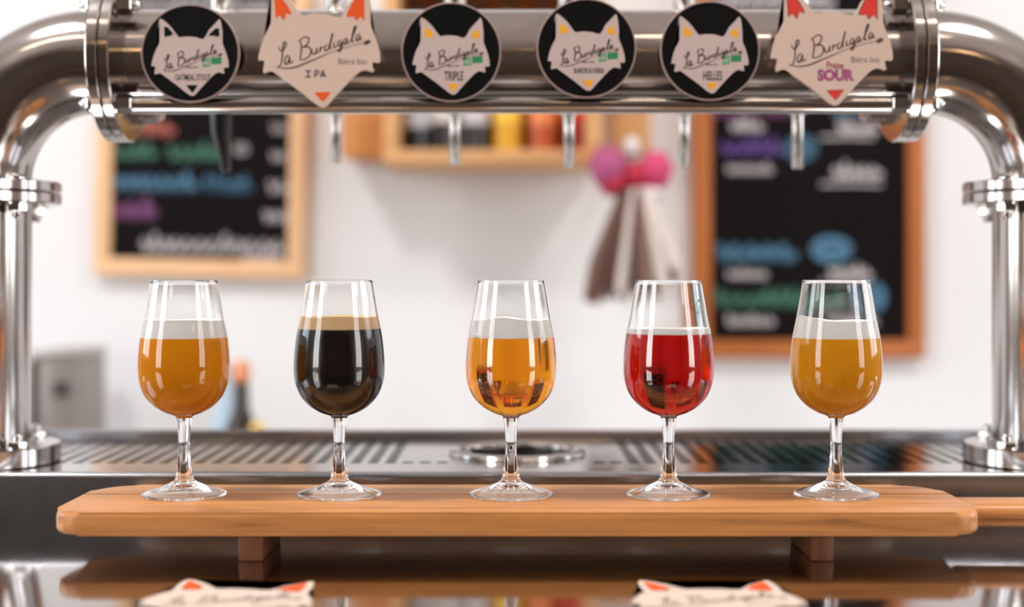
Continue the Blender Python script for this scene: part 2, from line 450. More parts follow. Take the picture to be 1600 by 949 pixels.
def hexbolt(bm, p, axis, r=0.0075, h=0.008, d=1, nut=True):
    a = {'X': Vector((1, 0, 0)), 'Z': Vector((0, 0, 1))}[axis] * d; p = Vector(p)
    tube(bm, [p, p + a * 0.0015], r * 1.25, 20)
    tube(bm, [p + a * 0.0015, p + a * (h - 0.0012), p + a * h], [r, r, r * 0.86], 6)
    if nut: tube(bm, [p + a * h, p + a * (h + 0.004), p + a * (h + 0.0055)], [r * 0.55, r * 0.55, r * 0.4], 14)
for s in (-1, 1):
    # beam flanges
    for k, (h0, h1) in enumerate(((XF - 0.0095, XF), (XF - 0.019, XF - 0.0100))):
        bm = bmesh.new(); lathe(bm, disc_prof(RF, h0, h1, 0.0011, RT - 0.006), (0, YB, ZBM), 'X', 72, closed=True)
        if s < 0:
            for v in bm.verts: v.co.x = -v.co.x
        fl = fin('flange', bm, TS, tower, True)
    for q in range(4):
        a = PI / 4 + q * PI / 2
        dy, dz = 0.0570 * math.cos(a), 0.0570 * math.sin(a)
        bm = bmesh.new(); hexbolt(bm, (s * XB, YB + dy, ZBM + dz), 'X', 0.0082, 0.013, -s, nut=not (dy < 0 and dz < 0))
        hexbolt(bm, (s * XF, YB + dy, ZBM + dz), 'X', 0.0075, 0.006, s)
        fin('bolt', bm, M['steel_bright'], fl, True)
    # elbow
    ZE = ZF + 0.0095; Rb = min(XCOL - XF, ZBM - ZE)
    pts = [(XF, YB, ZBM)]
    for k in range(33):
        a = PI / 2 * k / 32
        pts.append((XCOL - Rb + Rb * math.sin(a), YB, ZBM - Rb + Rb * math.cos(a)))
    pts.append((XCOL, YB, ZE - 0.0005))
    pts = [Vector((s * p[0], p[1], p[2])) for p in pts]
    pts = [p for i, p in enumerate(pts) if i == 0 or (p - pts[i - 1]).length > 1e-4]
    bm = bmesh.new(); tube(bm, pts, RT, 72); fin('elbow', bm, TS, tower, True)
    # column flanges
    for h0, h1 in ((ZF + 0.0004, ZF + 0.0095), (ZF - 0.0095, ZF - 0.0004)):
        bm = bmesh.new(); lathe(bm, disc_prof(RF, h0, h1, 0.0011, RT - 0.006), (s * XCOL, YB, 0), 'Z', 72, closed=True)
        fl = fin('flange', bm, TS, tower, True)
    for q in range(4):
        a = PI / 4 + q * PI / 2 + (0.14 if s < 0 else -0.14)
        c = (s * XCOL + 0.0570 * math.cos(a), YB + 0.0570 * math.sin(a))
        bm = bmesh.new(); hexbolt(bm, (c[0], c[1], ZF - 0.0095), 'Z', 0.0078, 0.008, -1)
        hexbolt(bm, (c[0], c[1], ZF + 0.0095), 'Z', 0.0062, 0.004, 1, False)
        fin('bolt', bm, M['steel_bright'], fl, True)
    # column and its foot
    bm = bmesh.new(); tube(bm, [(s * XCOL, YB, z) for z in (ZT + 0.010, 1.15, 1.22, 1.28, ZF - 0.009)], RT, 96)
    fin('column', bm, TS, tower, True)
    bm = bmesh.new(); lathe(bm, disc_prof(RF, ZT - 0.0005, ZT + 0.0150, 0.0011, RT - 0.006), (s * XCOL, YB, 0), 'Z', 72, closed=True)
    fl = fin('base_flange', bm, TS, tower, True)
    for q in range(4):
        a = PI / 4 + q * PI / 2 + (0.14 if s < 0 else -0.14)
        bm = bmesh.new(); hexbolt(bm, (s * XCOL + 0.057 * math.cos(a), YB + 0.057 * math.sin(a), ZT + 0.015), 'Z', 0.0075, 0.006, 1)
        fin('bolt', bm, M['steel_bright'], fl, True)

# ------------------------------------------------------------------ beer taps on the far side of the beam
YN = 1.303
tap_u = [347, 525, 711, 889, 1069, 1246]; tap_v = [262, 256, 258, 261, 261, 264]
tap_lab = ['beer tap with a black tapered spout, leftmost of the row', 'chrome beer tap behind the cream sign with dark small lettering and orange ears',
           'chrome beer tap whose spout hangs over the crate of bottles at its left part', 'chrome beer tap whose spout hangs over the red end of the crate',
           'chrome beer tap beside the left frame of the orange framed chalkboard', 'chrome beer tap in front of the orange framed chalkboard, rightmost of the row']
for i, (u, v) in enumerate(zip(tap_u, tap_v)):
    x = (u - 800) * YN / F; zb = CZ + (HV - v) * YN / F
    t = thing('beer_tap', tap_lab[i], 'beer tap', (x, YN, ZBM), 'beer taps along the beam')
    bm = bmesh.new(); tube(bm, [(x, YB + RT + 0.0002, ZBM), (x, YN, ZBM)], 0.0105, 24)
    lathe(bm, disc_prof(0.019, YB + RT + 0.0002, YB + RT + 0.006, 0.001), (x, 0, ZBM), 'Y', 32)
    fin('shank', bm, M['steel_bright'], t, True)
    bm = bmesh.new()
    lathe(bm, [(0, 0.034), (0.009, 0.034), (0.012, 0.028), (0.0125, 0.006), (0.015, 0), (0.0145, -0.016), (0.011, -0.026), (0.0075, -0.034), (0, -0.034)], (x, YN, ZBM), 'Z', 32)
    fin('tap_body', bm, M['steel_bright'], t, True)
    if i == 0:
        bm = bmesh.new(); tube(bm, [(x - 0.0015, YN, ZBM - 0.030), (x - 0.001, YN, CZ + 0.145)], [0.0062, 0.0062], 24)
        fin('nozzle', bm, M['steel_bright'], t, True)
        bm = bmesh.new(); pz = CZ + (HV - 268) * YN / F
        tube(bm, [(x - 0.0018, YN, CZ + 0.170), (x - 0.0012, YN, CZ + 0.155), (x - 0.0005, YN, CZ + 0.131), (x + 0.003, YN, pz + 0.01), (x + 0.0036, YN, pz)], [0.0088, 0.0098, 0.0092, 0.0052, 0.0044], 24)
        fin('spout_tube', bm, M['black_plastic'], t, True)['label'] = 'black plastic spout tube'
    else:
        bm = bmesh.new(); tube(bm, [(x, YN, ZBM - 0.030), (x, YN, zb + 0.001), (x, YN, zb)], [0.0050, 0.0048, 0.0042], 24)
        fin('nozzle', bm, M['steel_bright'], t, True)
    bm = bmesh.new()
    lathe(bm, [(0, 0.032), (0.006, 0.032), (0.006, 0.05), (0.0095, 0.056), (0.0105, 0.11), (0.0105, 0.14), (0.007, 0.146), (0, 0.147)], (x, YN, ZBM), 'Z', 32)
    fin('tap_handle', bm, M['steel_bright'], t, True)

# ------------------------------------------------------------------ fox-head signs
FOX = [(20,525),(72,530),(66,580),(62,620),(70,640),(90,642),(110,628),(140,624),(200,665),(300,738),(400,812),(480,878),(548,926),(575,934),(605,930),(632,908),
       (700,830),(800,722),(870,652),(920,618),(960,612),(1010,628),(1028,614),(1024,580),(1015,545),(1060,548),(1078,540),(1083,515),(1075,440),(1040,320),(1000,220),
       (998,100),(988,-20),(975,-90),(958,-124),(930,-100),(880,-45),(810,30),(740,150),(640,128),(560,119),(470,118),(396,126),(300,0),(215,-85),(150,-128),(126,-112),
       (115,-40),(118,80),(130,200),(90,275),(50,380),(22,490)]
EAR_L = [(150,-70),(165,60),(172,162),(190,145),(206,132),(228,158),(248,180),(256,145),(266,114),(290,124),(312,130),(300,95),(265,35),(215,-30),(165,-85)]
EAR_R = [(930,-80),(945,0),(946,186),(930,165),(915,145),(893,162),(872,182),(861,160),(850,140),(820,146),(788,145),(800,100),(835,30),(885,-35)]
NOSE = [(510,806),(650,800),(640,822),(600,872),(583,886),(565,872),(525,828)]
YEAR_L = [(188,3),(270,50),(311,122),(245,152),(190,130)]
YEAR_R = [(928,38),(940,162),(905,168),(826,120),(866,66)]
YNOSE = [(495,787),(660,787),(640,820),(590,890),(575,890),(525,820)]
BEAR_L = [(195,-20),(196,90),(200,120),(214,108),(226,128),(240,104),(262,120),(300,90),(330,108),(300,50),(240,-15)]
BEAR_R = [(950,0),(958,130),(935,105),(910,128),(893,98),(868,110),(800,105),(840,60),(900,5)]
SCRIPT = [
 [(196,408),(212,440),(236,436),(262,392),(258,368),(242,374),(233,430),(226,520),(212,570),(192,584)],
 [(295,492),(270,488),(250,525),(256,558),(276,550),(295,500),(292,545),(308,548),(324,530)],
 [(384,352),(395,400),(392,470),(380,522)],
 [(368,366),(400,336),(440,322),(462,345),(440,395),(408,412),(452,408),(478,435),(468,485),(430,515),(384,522)],
 [(490,430),(490,462),(504,472),(524,455),(532,420),(530,455),(546,462)],
 [(556,456),(559,434),(564,408)], [(558,440),(566,422),(577,411),(588,412)],
 [(626,388),(605,400),(598,430),(612,442),(636,415),(668,290),(650,370),(646,418),(662,425)],
 [(682,365),(676,405),(690,412),(704,398)], [(689,330),(693,326)],
 [(746,348),(722,358),(712,390),(728,402),(748,365),(744,420),(730,450),(714,444),(732,424),(762,398)],
 [(796,333),(775,342),(765,375),(780,386),(799,345),(795,375),(814,374)],
 [(818,368),(850,300),(872,240),(868,228),(854,250),(838,330),(840,366),(858,358)],
 [(906,298),(885,305),(872,340),(886,356),(909,312),(906,345),(928,338)]]
SWOOSH = [(172,582),(220,592),(290,596),(360,580),(430,552),(520,515),(610,475),(700,440),(790,412),(870,390),(940,374)]
LEAF = [(938,384),(945,362),(965,350),(992,348),(1002,358),(992,376),(970,390),(950,392)]

def emblem(parent, mp, k, style, name=None, edge=False, face_h=(0.0, 0.0004), face_mat=None):
    """fox face with its print. mp(p, h): fox units scaled by k -> world. Returns the face object."""
    def q(p): return Vector(((p[0] - 552) * k, (430 - p[1]) * k))
    h0, h1 = face_h
    e = 0.00012; sw = 1.0 if edge else 1.35
    bm = bmesh.new(); flat_prism(bm, smooth_line([q(p) for p in FOX + FOX[:1]], 2)[:-1], h0, h1, mp)
    face = fin('fox_plate' if edge else 'fox_emblem', bm, face_mat, parent)
    ears, nose, pm = {'orange': ((EAR_L, EAR_R), NOSE, M['orange']), 'red': ((EAR_L, EAR_R), NOSE, M['red']),
                      'yellow': ((YEAR_L, YEAR_R), YNOSE, M['yellow']), 'black': ((BEAR_L, BEAR_R), YNOSE, M['black_disc'])}[style]
    for pts, nm in ((ears[0], 'ear_patch'), (ears[1], 'ear_patch'), (nose, 'nose_patch')):
        bm = bmesh.new(); pq = [q(p) for p in pts]
        if style == 'red':
            c = sum(pq, Vector((0, 0))) / len(pq)
            flat_prism(bm, [c + (p - c) * 1.07 for p in pq], h1, h1 + e * 0.6, mp)
            fin(nm + '_outline', bm, M['ink_black'], face); bm = bmesh.new()
            flat_prism(bm, [c + (p - c) * 0.96 for p in pq], h1, h1 + e * 1.3, mp)
        else: flat_prism(bm, pq, h1, h1 + e, mp)
        fin(nm, bm, pm, face)
    bm = bmesh.new()
    for st in SCRIPT:
        ln = smooth_line([q(p) for p in st], 5); n = len(ln)
        ribbon(bm, ln, [k * sw * (9.0 + 4.5 * math.sin(PI * i / (n - 1))) for i in range(n)], h1 + e, mp)
    ln = smooth_line([q(p) for p in SWOOSH], 4); n = len(ln)
    ribbon(bm, ln, [k * (5 + 8 * math.sin(PI * min(1, 1.5 * i / (n - 1)))) if i < n * 0.66 else k * 5.5 for i in range(n)], h1 + e, mp)
    flat_prism(bm, [q(p) for p in LEAF], h1, h1 + e, mp)
    fin('script_lettering', bm, M['ink'], face)
    def T(body, px, py, hgt, wid, m, nm='lettering', off=0.0, rot=0.0, hh=e):
        me = text_mesh(body, hgt * k, 1, mp, h1 + hh, (px - 552) * k, (430 - py) * k, 0, rot, off, wid * k)
        link(nm, me, m, face)
    return face, T, q

YM = 1.146
KM = YM / F / 5.583                           # metres per fox unit at the sign plane
def sign_map(cx, cz, y0):
    return lambda p, h: Vector((cx + p.x, y0 - h, cz + p.y))
def post(parent, cx, cz):
    bm = bmesh.new(); tube(bm, [(cx, YM + 0.003, cz), (cx, YB - RT + 0.0004, cz)], 0.006, 20)
    fin('mounting_post', bm, M['steel_bright'], parent, True)
# the two free fox plates (left orange, right red)
for (chin_u, cu, chin_v, style, lab) in ((505.7, 498.9, 167, 'orange', 'cream fox-head tap sign with orange ears and violet lettering'),
                                         (1303, 1300, 164, 'red', 'cream fox-head tap sign with red ears and pink lettering')):
    c = W(cu, chin_v - (932 - 430) / 5.583, YM)
    t = thing('tap_sign', lab, 'tap sign', (c.x, YM, c.z), 'tap signs on the beam')
    face, T, q = emblem(t, sign_map(c.x, c.z, YM), KM, style, edge=True, face_h=(-0.003, 0.0), face_mat=M['plate'])
    T('Bière bio', 842, 535, 52, 246, M['ink_soft'])
    if style == 'orange':
        bm = bmesh.new()
        for st in ([(432, 618), (478, 619)], [(455, 618), (455, 672)], [(430, 672), (480, 671)], [(513, 676), (514, 645), (516, 616)], [(512, 619), (534, 616), (547, 628), (540, 645), (515, 652)],
                   [(562, 676), (572, 645), (583, 614)], [(583, 614), (594, 645), (607, 674)], [(568, 657), (601, 656)]):
            ribbon(bm, smooth_line([q(p) for p in st], 4), KM * 12, 0.00012, sign_map(c.x, c.z, YM))
        fin('lettering', bm, M['ink_violet'], face)
    else:
        T('Fraise', 580, 585, 58, 150, M['ink_red'], off=0.018, rot=-0.05)
        T('SOUR', 586, 672, 104, 320, M['ink_violet'], nm='lettering_outline', off=0.055, hh=0.00008)
        T('SOUR', 586, 672, 92, 300, M['ink_pink'], off=0.012, hh=0.00018)
    post(t, c.x, ZBM)
# the four round black discs
KD = KM * 0.632
for (u, v, R, style, beer, hgt, wid, dy, lab) in (
        (297.2, 83.5, 77, 'black', 'OATMEAL STOUT', 88, 490, 680, 'round black tap medallion with black-eared fox head, leftmost sign'),
        (705, 81.5, 78, 'yellow', 'TRIPLE', 128, 262, 677, 'round black tap medallion lettered TRIPLE with yellow-eared fox'),
        (916.3, 75.5, 78, 'yellow', 'BLANCHE AU SUREAU', 78, 420, 655, 'round black tap medallion with one long thin line of lettering under the fox'),
        (1109.3, 79.5, 78, 'yellow', 'HELLES', 128, 262, 690, 'round black tap medallion nearest the red-eared cream sign')):
    c = W(u, v, YM); R = R * YM / F
    t = thing('tap_medallion', lab, 'tap sign', (c.x, YM, c.z), 'tap signs on the beam')
    bm = bmesh.new(); lathe(bm, disc_prof(R - 0.0011, YM, YM + 0.003, 0.0), (c.x, 0, c.z), 'Y', 72); fin('disc', bm, M['black_disc'], t)
    bm = bmesh.new(); lathe(bm, [(R - 0.0012, YM - 0.0003), (R - 0.0003, YM - 0.0003), (R, YM), (R, YM + 0.0032), (R - 0.0012, YM + 0.0032)], (c.x, 0, c.z), 'Y', 72, closed=True)
    fin('disc_rim', bm, M['rim'], t, True)
    mpd = sign_map(c.x, c.z - 0.12 * R, YM)
    face, T, q = emblem(t, mpd, KD, style, face_mat=M['plate2'])
    T('Bière bio', 580, 536, 34, 160, M['ink'], off=0.01)
    T(beer, 588, dy, hgt, wid, M['ink_black'], off=0.014)
    for (x0, x1, y0, y1, m, nm) in ((724, 826, 424, 538, M['green_light'], 'organic_mark'), (842, 984, 404, 502, M['green'], 'organic_leaf_flag')):
        bm = bmesh.new(); flat_prism(bm, [q(p) for p in ((x0, y1), (x1, y1 - 8), (x1, y0 - 4), (x0, y0 + 4))], 0.0004, 0.0005, mpd)
        ob = fin(nm, bm, m, face)
        bm = bmesh.new()
        if nm == 'organic_mark':
            ob2 = link('lettering', text_mesh('AB', 60 * KD, 1, mpd, 0.0006, (775 - 552) * KD, (430 - 482) * KD, 0, 0, 0.02, 70 * KD), M['plate2'], face); bm.free()
        else:
            for a in range(12):
                an = 2 * PI * a / 12
                cx, cy = 913 + 44 * math.cos(an) * (1 if math.cos(an) > 0 else 0.8), 452 + 26 * math.sin(an)
                flat_prism(bm, [q((cx + 6 * math.cos(b), cy + 6 * math.sin(b))) for b in (0, PI / 2, PI, 3 * PI / 2)], 0.0005, 0.00056, mpd)
            fin('leaf_stars', bm, M['green_light'], face)
    post(t, c.x, ZBM)

# ------------------------------------------------------------------ coasters on the counter
for (u, ang, lab) in ((365, -0.07, 'fox-shaped card coaster with orange ears lying on the counter, left one'),
                      (1114, 0.01, 'fox-shaped card coaster with orange ears lying on the counter, right one')):
    cy = 0.835; cx = (u - 800) * 0.852 / F; kc = 0.1018 / 1063
    ca, sa = math.cos(ang), math.sin(ang)
    def mpc(p, h, cx=cx, cy=cy, ca=ca, sa=sa): return Vector((cx + p.x * ca - p.y * sa, cy + p.x * sa + p.y * ca, ZC + 0.0022 + h))
    t = thing('coaster', lab, 'coaster', (cx, cy, ZC), 'fox coasters on the counter')
    face, T, q = emblem(t, mpc, kc, 'orange', edge=True, face_h=(-0.0022, 0.0), face_mat=M['card_edge'])
    T('Bière bio', 842, 535, 52, 246, M['ink_soft'])

# ------------------------------------------------------------------ serving board
ZS1 = CZ - 0.1595; ZS0 = ZS1 - 0.016
bx0, bx1, by0, by1, seam = -0.3115, 0.3185, 0.9555, 1.0815, 1.0356
t = thing('serving_board', 'long oak tasting board on two feet carrying five beer glasses', 'serving board', (0, 1.02, ZC))
def arc(cx, cy, r, a0, a1, n=8):
    return [Vector((cx + r * math.cos(a0 + (a1 - a0) * k / n), cy + r * math.sin(a0 + (a1 - a0) * k / n))) for k in range(n + 1)]
r1, r2 = 0.020, 0.030
outline = arc(bx0 + r1, by0 + r1, r1, PI, 1.5 * PI) + arc(bx1 - r1, by0 + r1, r1, 1.5 * PI, 2 * PI) + arc(bx1 - r2, by1 - r2, r2, 0, PI / 2) + arc(bx0 + r2, by1 - r2, r2, PI / 2, PI)
for m, keep_front, ys in ((M['board'], True, seam - 0.0012), (M['board2'], False, seam + 0.0012)):
    bm = bmesh.new(); n = len(outline)
    a = [bm.verts.new((p.x, p.y, ZS0)) for p in outline]; b = [bm.verts.new((p.x, p.y, ZS1)) for p in outline]
    bm.faces.new(a[::-1]); bm.faces.new(b)
    for k in range(n): bm.faces.new((a[k], a[(k + 1) % n], b[(k + 1) % n], b[k]))
    bmesh.ops.bevel(bm, geom=[e for e in bm.edges if abs(e.verts[0].co.z - e.verts[1].co.z) < 1e-6], offset=0.0044, segments=4, affect='EDGES', profile=0.5)
    bmesh.ops.bisect_plane(bm, geom=bm.verts[:] + bm.edges[:] + bm.faces[:], plane_co=(0, ys, 0), plane_no=(0, 1, 0), clear_outer=keep_front, clear_inner=not keep_front)
    bmesh.ops.holes_fill(bm, edges=[e for e in bm.edges if e.is_boundary], sides=0)
    fin('plank', bm, m, t, True)
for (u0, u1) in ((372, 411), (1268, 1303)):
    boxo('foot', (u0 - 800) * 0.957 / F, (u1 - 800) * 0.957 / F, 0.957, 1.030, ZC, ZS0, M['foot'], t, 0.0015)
bm = bmesh.new()
box(bm, bx1 - 0.004, 0.47, 0.992, 1.033, ZS0 - 0.0015, ZS1 - 0.0008, 0.0072, 5)
fin('handle', bm, M['board'], t, True)

# ------------------------------------------------------------------ tasting glasses
GY = 1.03
OUT = [(23.8,155.2),(26.2,141),(28.5,127.2),(31.1,114.4),(32.5,101.5),(32.75,90.2),(31.6,80.9),(27.6,71.6),(21.0,64.4),(14.2,60.1),(10.2,58.5),(7.4,57.6),(6.0,56.6),(5.5,55.0),(4.95,51.8),(4.45,45),(4.05,37.5),(4.15,31),(4.6,25.5),(5.6,16),(6.6,12),(8.5,9.8),(14.5,7.0),(22.5,4.2),(28.5,2.2),(30.3,1.3),(30.6,0.7),(30.2,0.0)]
IN = [(23.0,155.2),(25.4,141),(27.7,127.2),(30.3,114.4),(31.7,101.5),(31.9,90.2),(30.7,80.9),(26.3,71.6),(19.8,65.0),(12.8,61.0),(6.8,59.2),(2.8,58.6),(0,58.5)]
def spline(prof, n=4):
    return [(max(0.0, p.x), p.y) for p in smooth_line([Vector(p) for p in prof], n)]
INS = spline(IN, 5)
def r_in(h):
    for (ra, ha), (rb, hb) in zip(INS, INS[1:]):
        if hb <= h <= ha: return rb + (ra - rb) * (h - hb) / (ha - hb + 1e-9)
    return 0
def glass_mesh():
    o = spline(OUT, 4); prof = [(0, 6.6), (5, 6.4), (8.5, 5.9), (14.5, 4.4), (22.5, 2.1), (28.0, 0.5), (29.2, 0.0)] + o[::-1]
    prof += [(23.65, 155.6), (23.2, 155.6)] + INS
    prof = [(r / 1000, h / 1000) for r, h in prof]
    return prof
def liquid_prof(h0, h1, flat_bottom, over=0.25):
    ps = [(r + (over if r > 0.5 else 0), h - (over * 0.6 if h < 62 else 0)) for r, h in INS if h0 < h < h1]
    prof = [(0, h1), (r_in(h1) + over, h1)] + ps
    if flat_bottom: prof += [(r_in(h0) + over, h0), (0, h0)]
    elif prof[-1][0] > 0: prof.append((0, h0))
    return [(max(0, r) / 1000, h / 1000) for r, h in prof]
GPROF = glass_mesh()
# centre u, beer top v, foam top v, beer material, foam material, label
base_v = HV + 0.1595 * F / GY
def hv(v): return (base_v - v) * GY / F * 1000
glasses = [(287.8, 528, 500.5, 'beer_hazy', 'foam', 'tasting glass of hazy amber beer at the left end of the board', 'hazy amber beer'),
           (530.3, 514.5, 495, 'stout', 'foam_tan', 'tasting glass of black stout with tan foam', 'black stout'),
           (798.4, 527.5, 500, 'beer_clear', 'foam', 'tasting glass of clear golden beer in the middle of the board', 'clear golden beer'),
           (1044.7, 522, 513.5, 'beer_red', 'foam', 'tasting glass of clear red beer with a thin foam line', 'clear red beer'),
           (1306.3, 528.5, 502, 'beer_hazy2', 'foam', 'tasting glass of hazy yellow beer with foam clinging higher at its left', 'hazy yellow beer')]
for gi, (u, bv, fv, bmk, fmk, lab, bl) in enumerate(glasses):
    x = (u - 800) * GY / F
    t = thing('beer_glass', lab, 'glass', (x, GY, ZS1), 'tasting glasses on the board')
    o0 = (x, GY, ZS1 + 0.0003)
    bm = bmesh.new(); lathe(bm, GPROF, o0, 'Z', 96); fin('glass_body', bm, M['glass'], t, True)
    hb, hf = hv(bv), hv(fv)
    bm = bmesh.new(); lathe(bm, liquid_prof(0, hb, False), o0, 'Z', 96); fin('beer', bm, M[bmk], t, True)['label'] = bl
    bm = bmesh.new()
    pr = liquid_prof(hb + 0.02, hf, True, 0.2); k0 = 2
    mid = [(r_in(hf) * 0.8 / 1000, hf / 1000)]
    lathe(bm, [pr[0]] + mid + pr[1:], o0, 'Z', 96)
    for v in bm.verts:                       # foam surface: uneven, climbing the side where the photo shows it
        if v.co.z > o0[2] + hf / 1000 - 0.0002:
            dx = (v.co.x - x) / 0.0285; rr = math.hypot(v.co.x - x, v.co.y - GY) / 0.0285
            up = 0.0004 * math.sin(5 * dx + gi) * rr
            if gi == 4: up += 0.0045 * max(0, -dx - 0.45) / 0.5
            if gi == 2: up += 0.0016 * math.exp(-((dx + 0.25) / 0.35) ** 2)
            v.co.z += up
            if rr > 0.7:
                dr = r_in((v.co.z - o0[2]) * 1000) / 1000 + 0.0002; rr0 = math.hypot(v.co.x - x, v.co.y - GY)
                if rr0 > 0.93 * dr: v.co.x = x + (v.co.x - x) * dr / rr0; v.co.y = GY + (v.co.y - GY) * dr / rr0
    fin('foam', bm, M[fmk], t, True)

# ------------------------------------------------------------------ chalkboards on the back wall
def chalk_line(parent, name, x0, x1, z0, z1, y, m, seed, mode='text', wd=0.004, rot=None):
    """hand-drawn chalk strokes filling a rectangle; illegible squiggles as in the blurred photograph."""
    rnd = random.Random(seed); bm = bmesh.new(); h = z1 - z0; wd = wd * 0.62
    mp = lambda p, hh: (rot @ Vector((p.x, y - hh, p.y))) if rot is not None else Vector((p.x, y - hh, p.y))
    if mode == 'text':
        x = x0
        while x < x1 - h * 0.2:
            lw = h * rnd.uniform(0.42, 0.6); tall = rnd.random() < 0.35; top = z1 if tall else z0 + h * 0.68
            pts = [Vector((x, z0 + h * rnd.uniform(0.3, 0.5))), Vector((x + lw * 0.35, top)), Vector((x + lw * 0.45, z0)), Vector((x + lw * 0.8, z0 + h * rnd.uniform(0.35, 0.6))), Vector((x + lw, z0 + h * 0.1)), Vector((x + lw * 1.1, z0 + h * 0.4))]
            ribbon(bm, smooth_line(pts, 4), wd, 0.0, mp); x += lw * 1.12
    elif mode == 'oval':
        cx, cz = (x0 + x1) / 2, (z0 + z1) / 2
        for f in (1.0, 0.72):
            ribbon(bm, [Vector((cx + (x1 - x0) / 2 * f * math.cos(a), cz + h / 2 * f * math.sin(a))) for a in [2 * PI * k / 28 for k in range(29)]], wd, 0.0, mp)
        ribbon(bm, smooth_line([Vector((x0 + (x1 - x0) * fx, cz + h * 0.16 * (-1) ** i)) for i, fx in enumerate((0.25, 0.38, 0.5, 0.62, 0.75))], 5), wd, 0.0, mp)
    elif mode == 'rule':
        ribbon(bm, [Vector((x0, (z0 + z1) / 2)), Vector(((x0 + x1) / 2, (z0 + z1) / 2 + 0.001)), Vector((x1, (z0 + z1) / 2))], wd, 0.0, mp)
    o = fin(name, bm, m, parent)
    return o
YW = RYB
YP = YW - 0.022                               # board face plane
def chalkboard(label, u0, u1, vb, ztop, fw_px, m, rot_deg, lines):
    yf = YW - 0.030
    x0, x1 = (u0 - 800) * yf / F, (u1 - 800) * yf / F; zb = CZ + (HV - vb) * yf / F
    fw = fw_px * yf / F
    t = thing('chalkboard', label, 'chalkboard', ((x0 + x1) / 2, YW - 0.015, zb), 'chalkboards on the back wall')
    c = Vector(((x0 + x1) / 2, 0, zb)); rot = Matrix.Translation(c) @ Matrix.Rotation(math.radians(rot_deg), 4, 'Y') @ Matrix.Translation(-c)
    def bx(name, a, b, z0, z1, y0, y1, mm, bev):
        bm = box(bmesh.new(), a, b, y0, y1, z0, z1, bev); bmesh.ops.transform(bm, matrix=rot, verts=bm.verts[:]); return fin(name, bm, mm, t, bev > 0)
    bx('slate_panel', x0 + fw * 0.6, x1 - fw * 0.6, zb + fw * 0.6, ztop - fw * 0.6, YP, YW - 0.002, M['slate'], 0)
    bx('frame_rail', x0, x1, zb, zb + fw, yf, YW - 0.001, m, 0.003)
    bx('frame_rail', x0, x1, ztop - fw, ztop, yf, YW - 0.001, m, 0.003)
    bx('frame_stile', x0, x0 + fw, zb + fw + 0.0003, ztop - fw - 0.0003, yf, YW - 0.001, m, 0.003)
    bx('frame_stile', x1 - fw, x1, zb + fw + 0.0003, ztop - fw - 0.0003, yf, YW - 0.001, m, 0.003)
    for i, (a, b, v0, v1, colr, mode, wd) in enumerate(lines):
        chalk_line(t, 'chalk_writing', (a - 800) * YP / F, (b - 800) * YP / F, CZ + (HV - v1) * YP / F, CZ + (HV - v0) * YP / F, YP - 0.0008, CH[colr], i * 7 + 3, mode, wd, rot)
L = [(200, 268, 184, 214, 'pink', 'text', .009), (172, 246, 224, 252, 'green', 'text', .007), (258, 340, 220, 252, 'green', 'text', .008), (172, 300, 266, 300, 'blue', 'text', .009),
     (318, 392, 272, 300, 'blue', 'text', .011), (172, 250, 306, 346, 'purple', 'text', .011), (220, 440, 364, 396, 'white', 'text', .0045), (380, 440, 394, 408, 'white', 'text', .003),
     (420, 445, 185, 205, 'white', 'text', .003), (420, 445, 228, 250, 'white', 'text', .003), (416, 444, 272, 300, 'white', 'text', .0035), (410, 444, 320, 346, 'white', 'text', .0035),
     (362, 384, 224, 240, 'white', 'oval', .002), (200, 420, -10, 20, 'white', 'text', .004), (172, 410, 130, 160, 'white', 'text', .004)]
chalkboard('pine-framed chalkboard left of the crate, with coloured chalk lines', 145, 474, 432, 1.92, 26, M['frame_pine'], 1.1, L)
R_ = [(1142, 1196, 184, 206, 'white', 'text', .006), (1126, 1212, 212, 244, 'violet', 'text', .007), (1228, 1274, 214, 250, 'blue', 'oval', .006), (1136, 1206, 254, 272, 'white', 'text', .006),
      (1310, 1366, 186, 210, 'white', 'text', .005), (1282, 1366, 212, 218, 'white', 'rule', .006), (1302, 1374, 252, 280, 'white', 'text', .006), (1282, 1378, 284, 292, 'white', 'rule', .006),
      (1120, 1250, 370, 410, 'blue', 'text', .011), (1270, 1328, 372, 408, 'blue', 'oval', .010), (1136, 1194, 418, 436, 'white', 'text', .005), (1296, 1358, 412, 436, 'white', 'text', .005),
      (1280, 1360, 438, 443, 'white', 'rule', .004), (1118, 1246, 448, 482, 'green', 'text', .010), (1254, 1320, 448, 482, 'green', 'text', .008), (1345, 1382, 444, 486, 'blue', 'oval', .008), (1136, 1212, 490, 510, 'white', 'text', .006),
      (1290, 1366, 490, 510, 'white', 'text', .004), (1110, 1230, 166, 182, 'purple', 'text', .006), (1300, 1360, 166, 182, 'blue', 'text', .006), (1120, 1290, -20, 14, 'white', 'text', .007)]
chalkboard('orange-framed chalkboard right of the pink bow, with chalk prices', 1084, 1447, 560, 1.92, 28, M['frame_orange'], 0.0, R_)

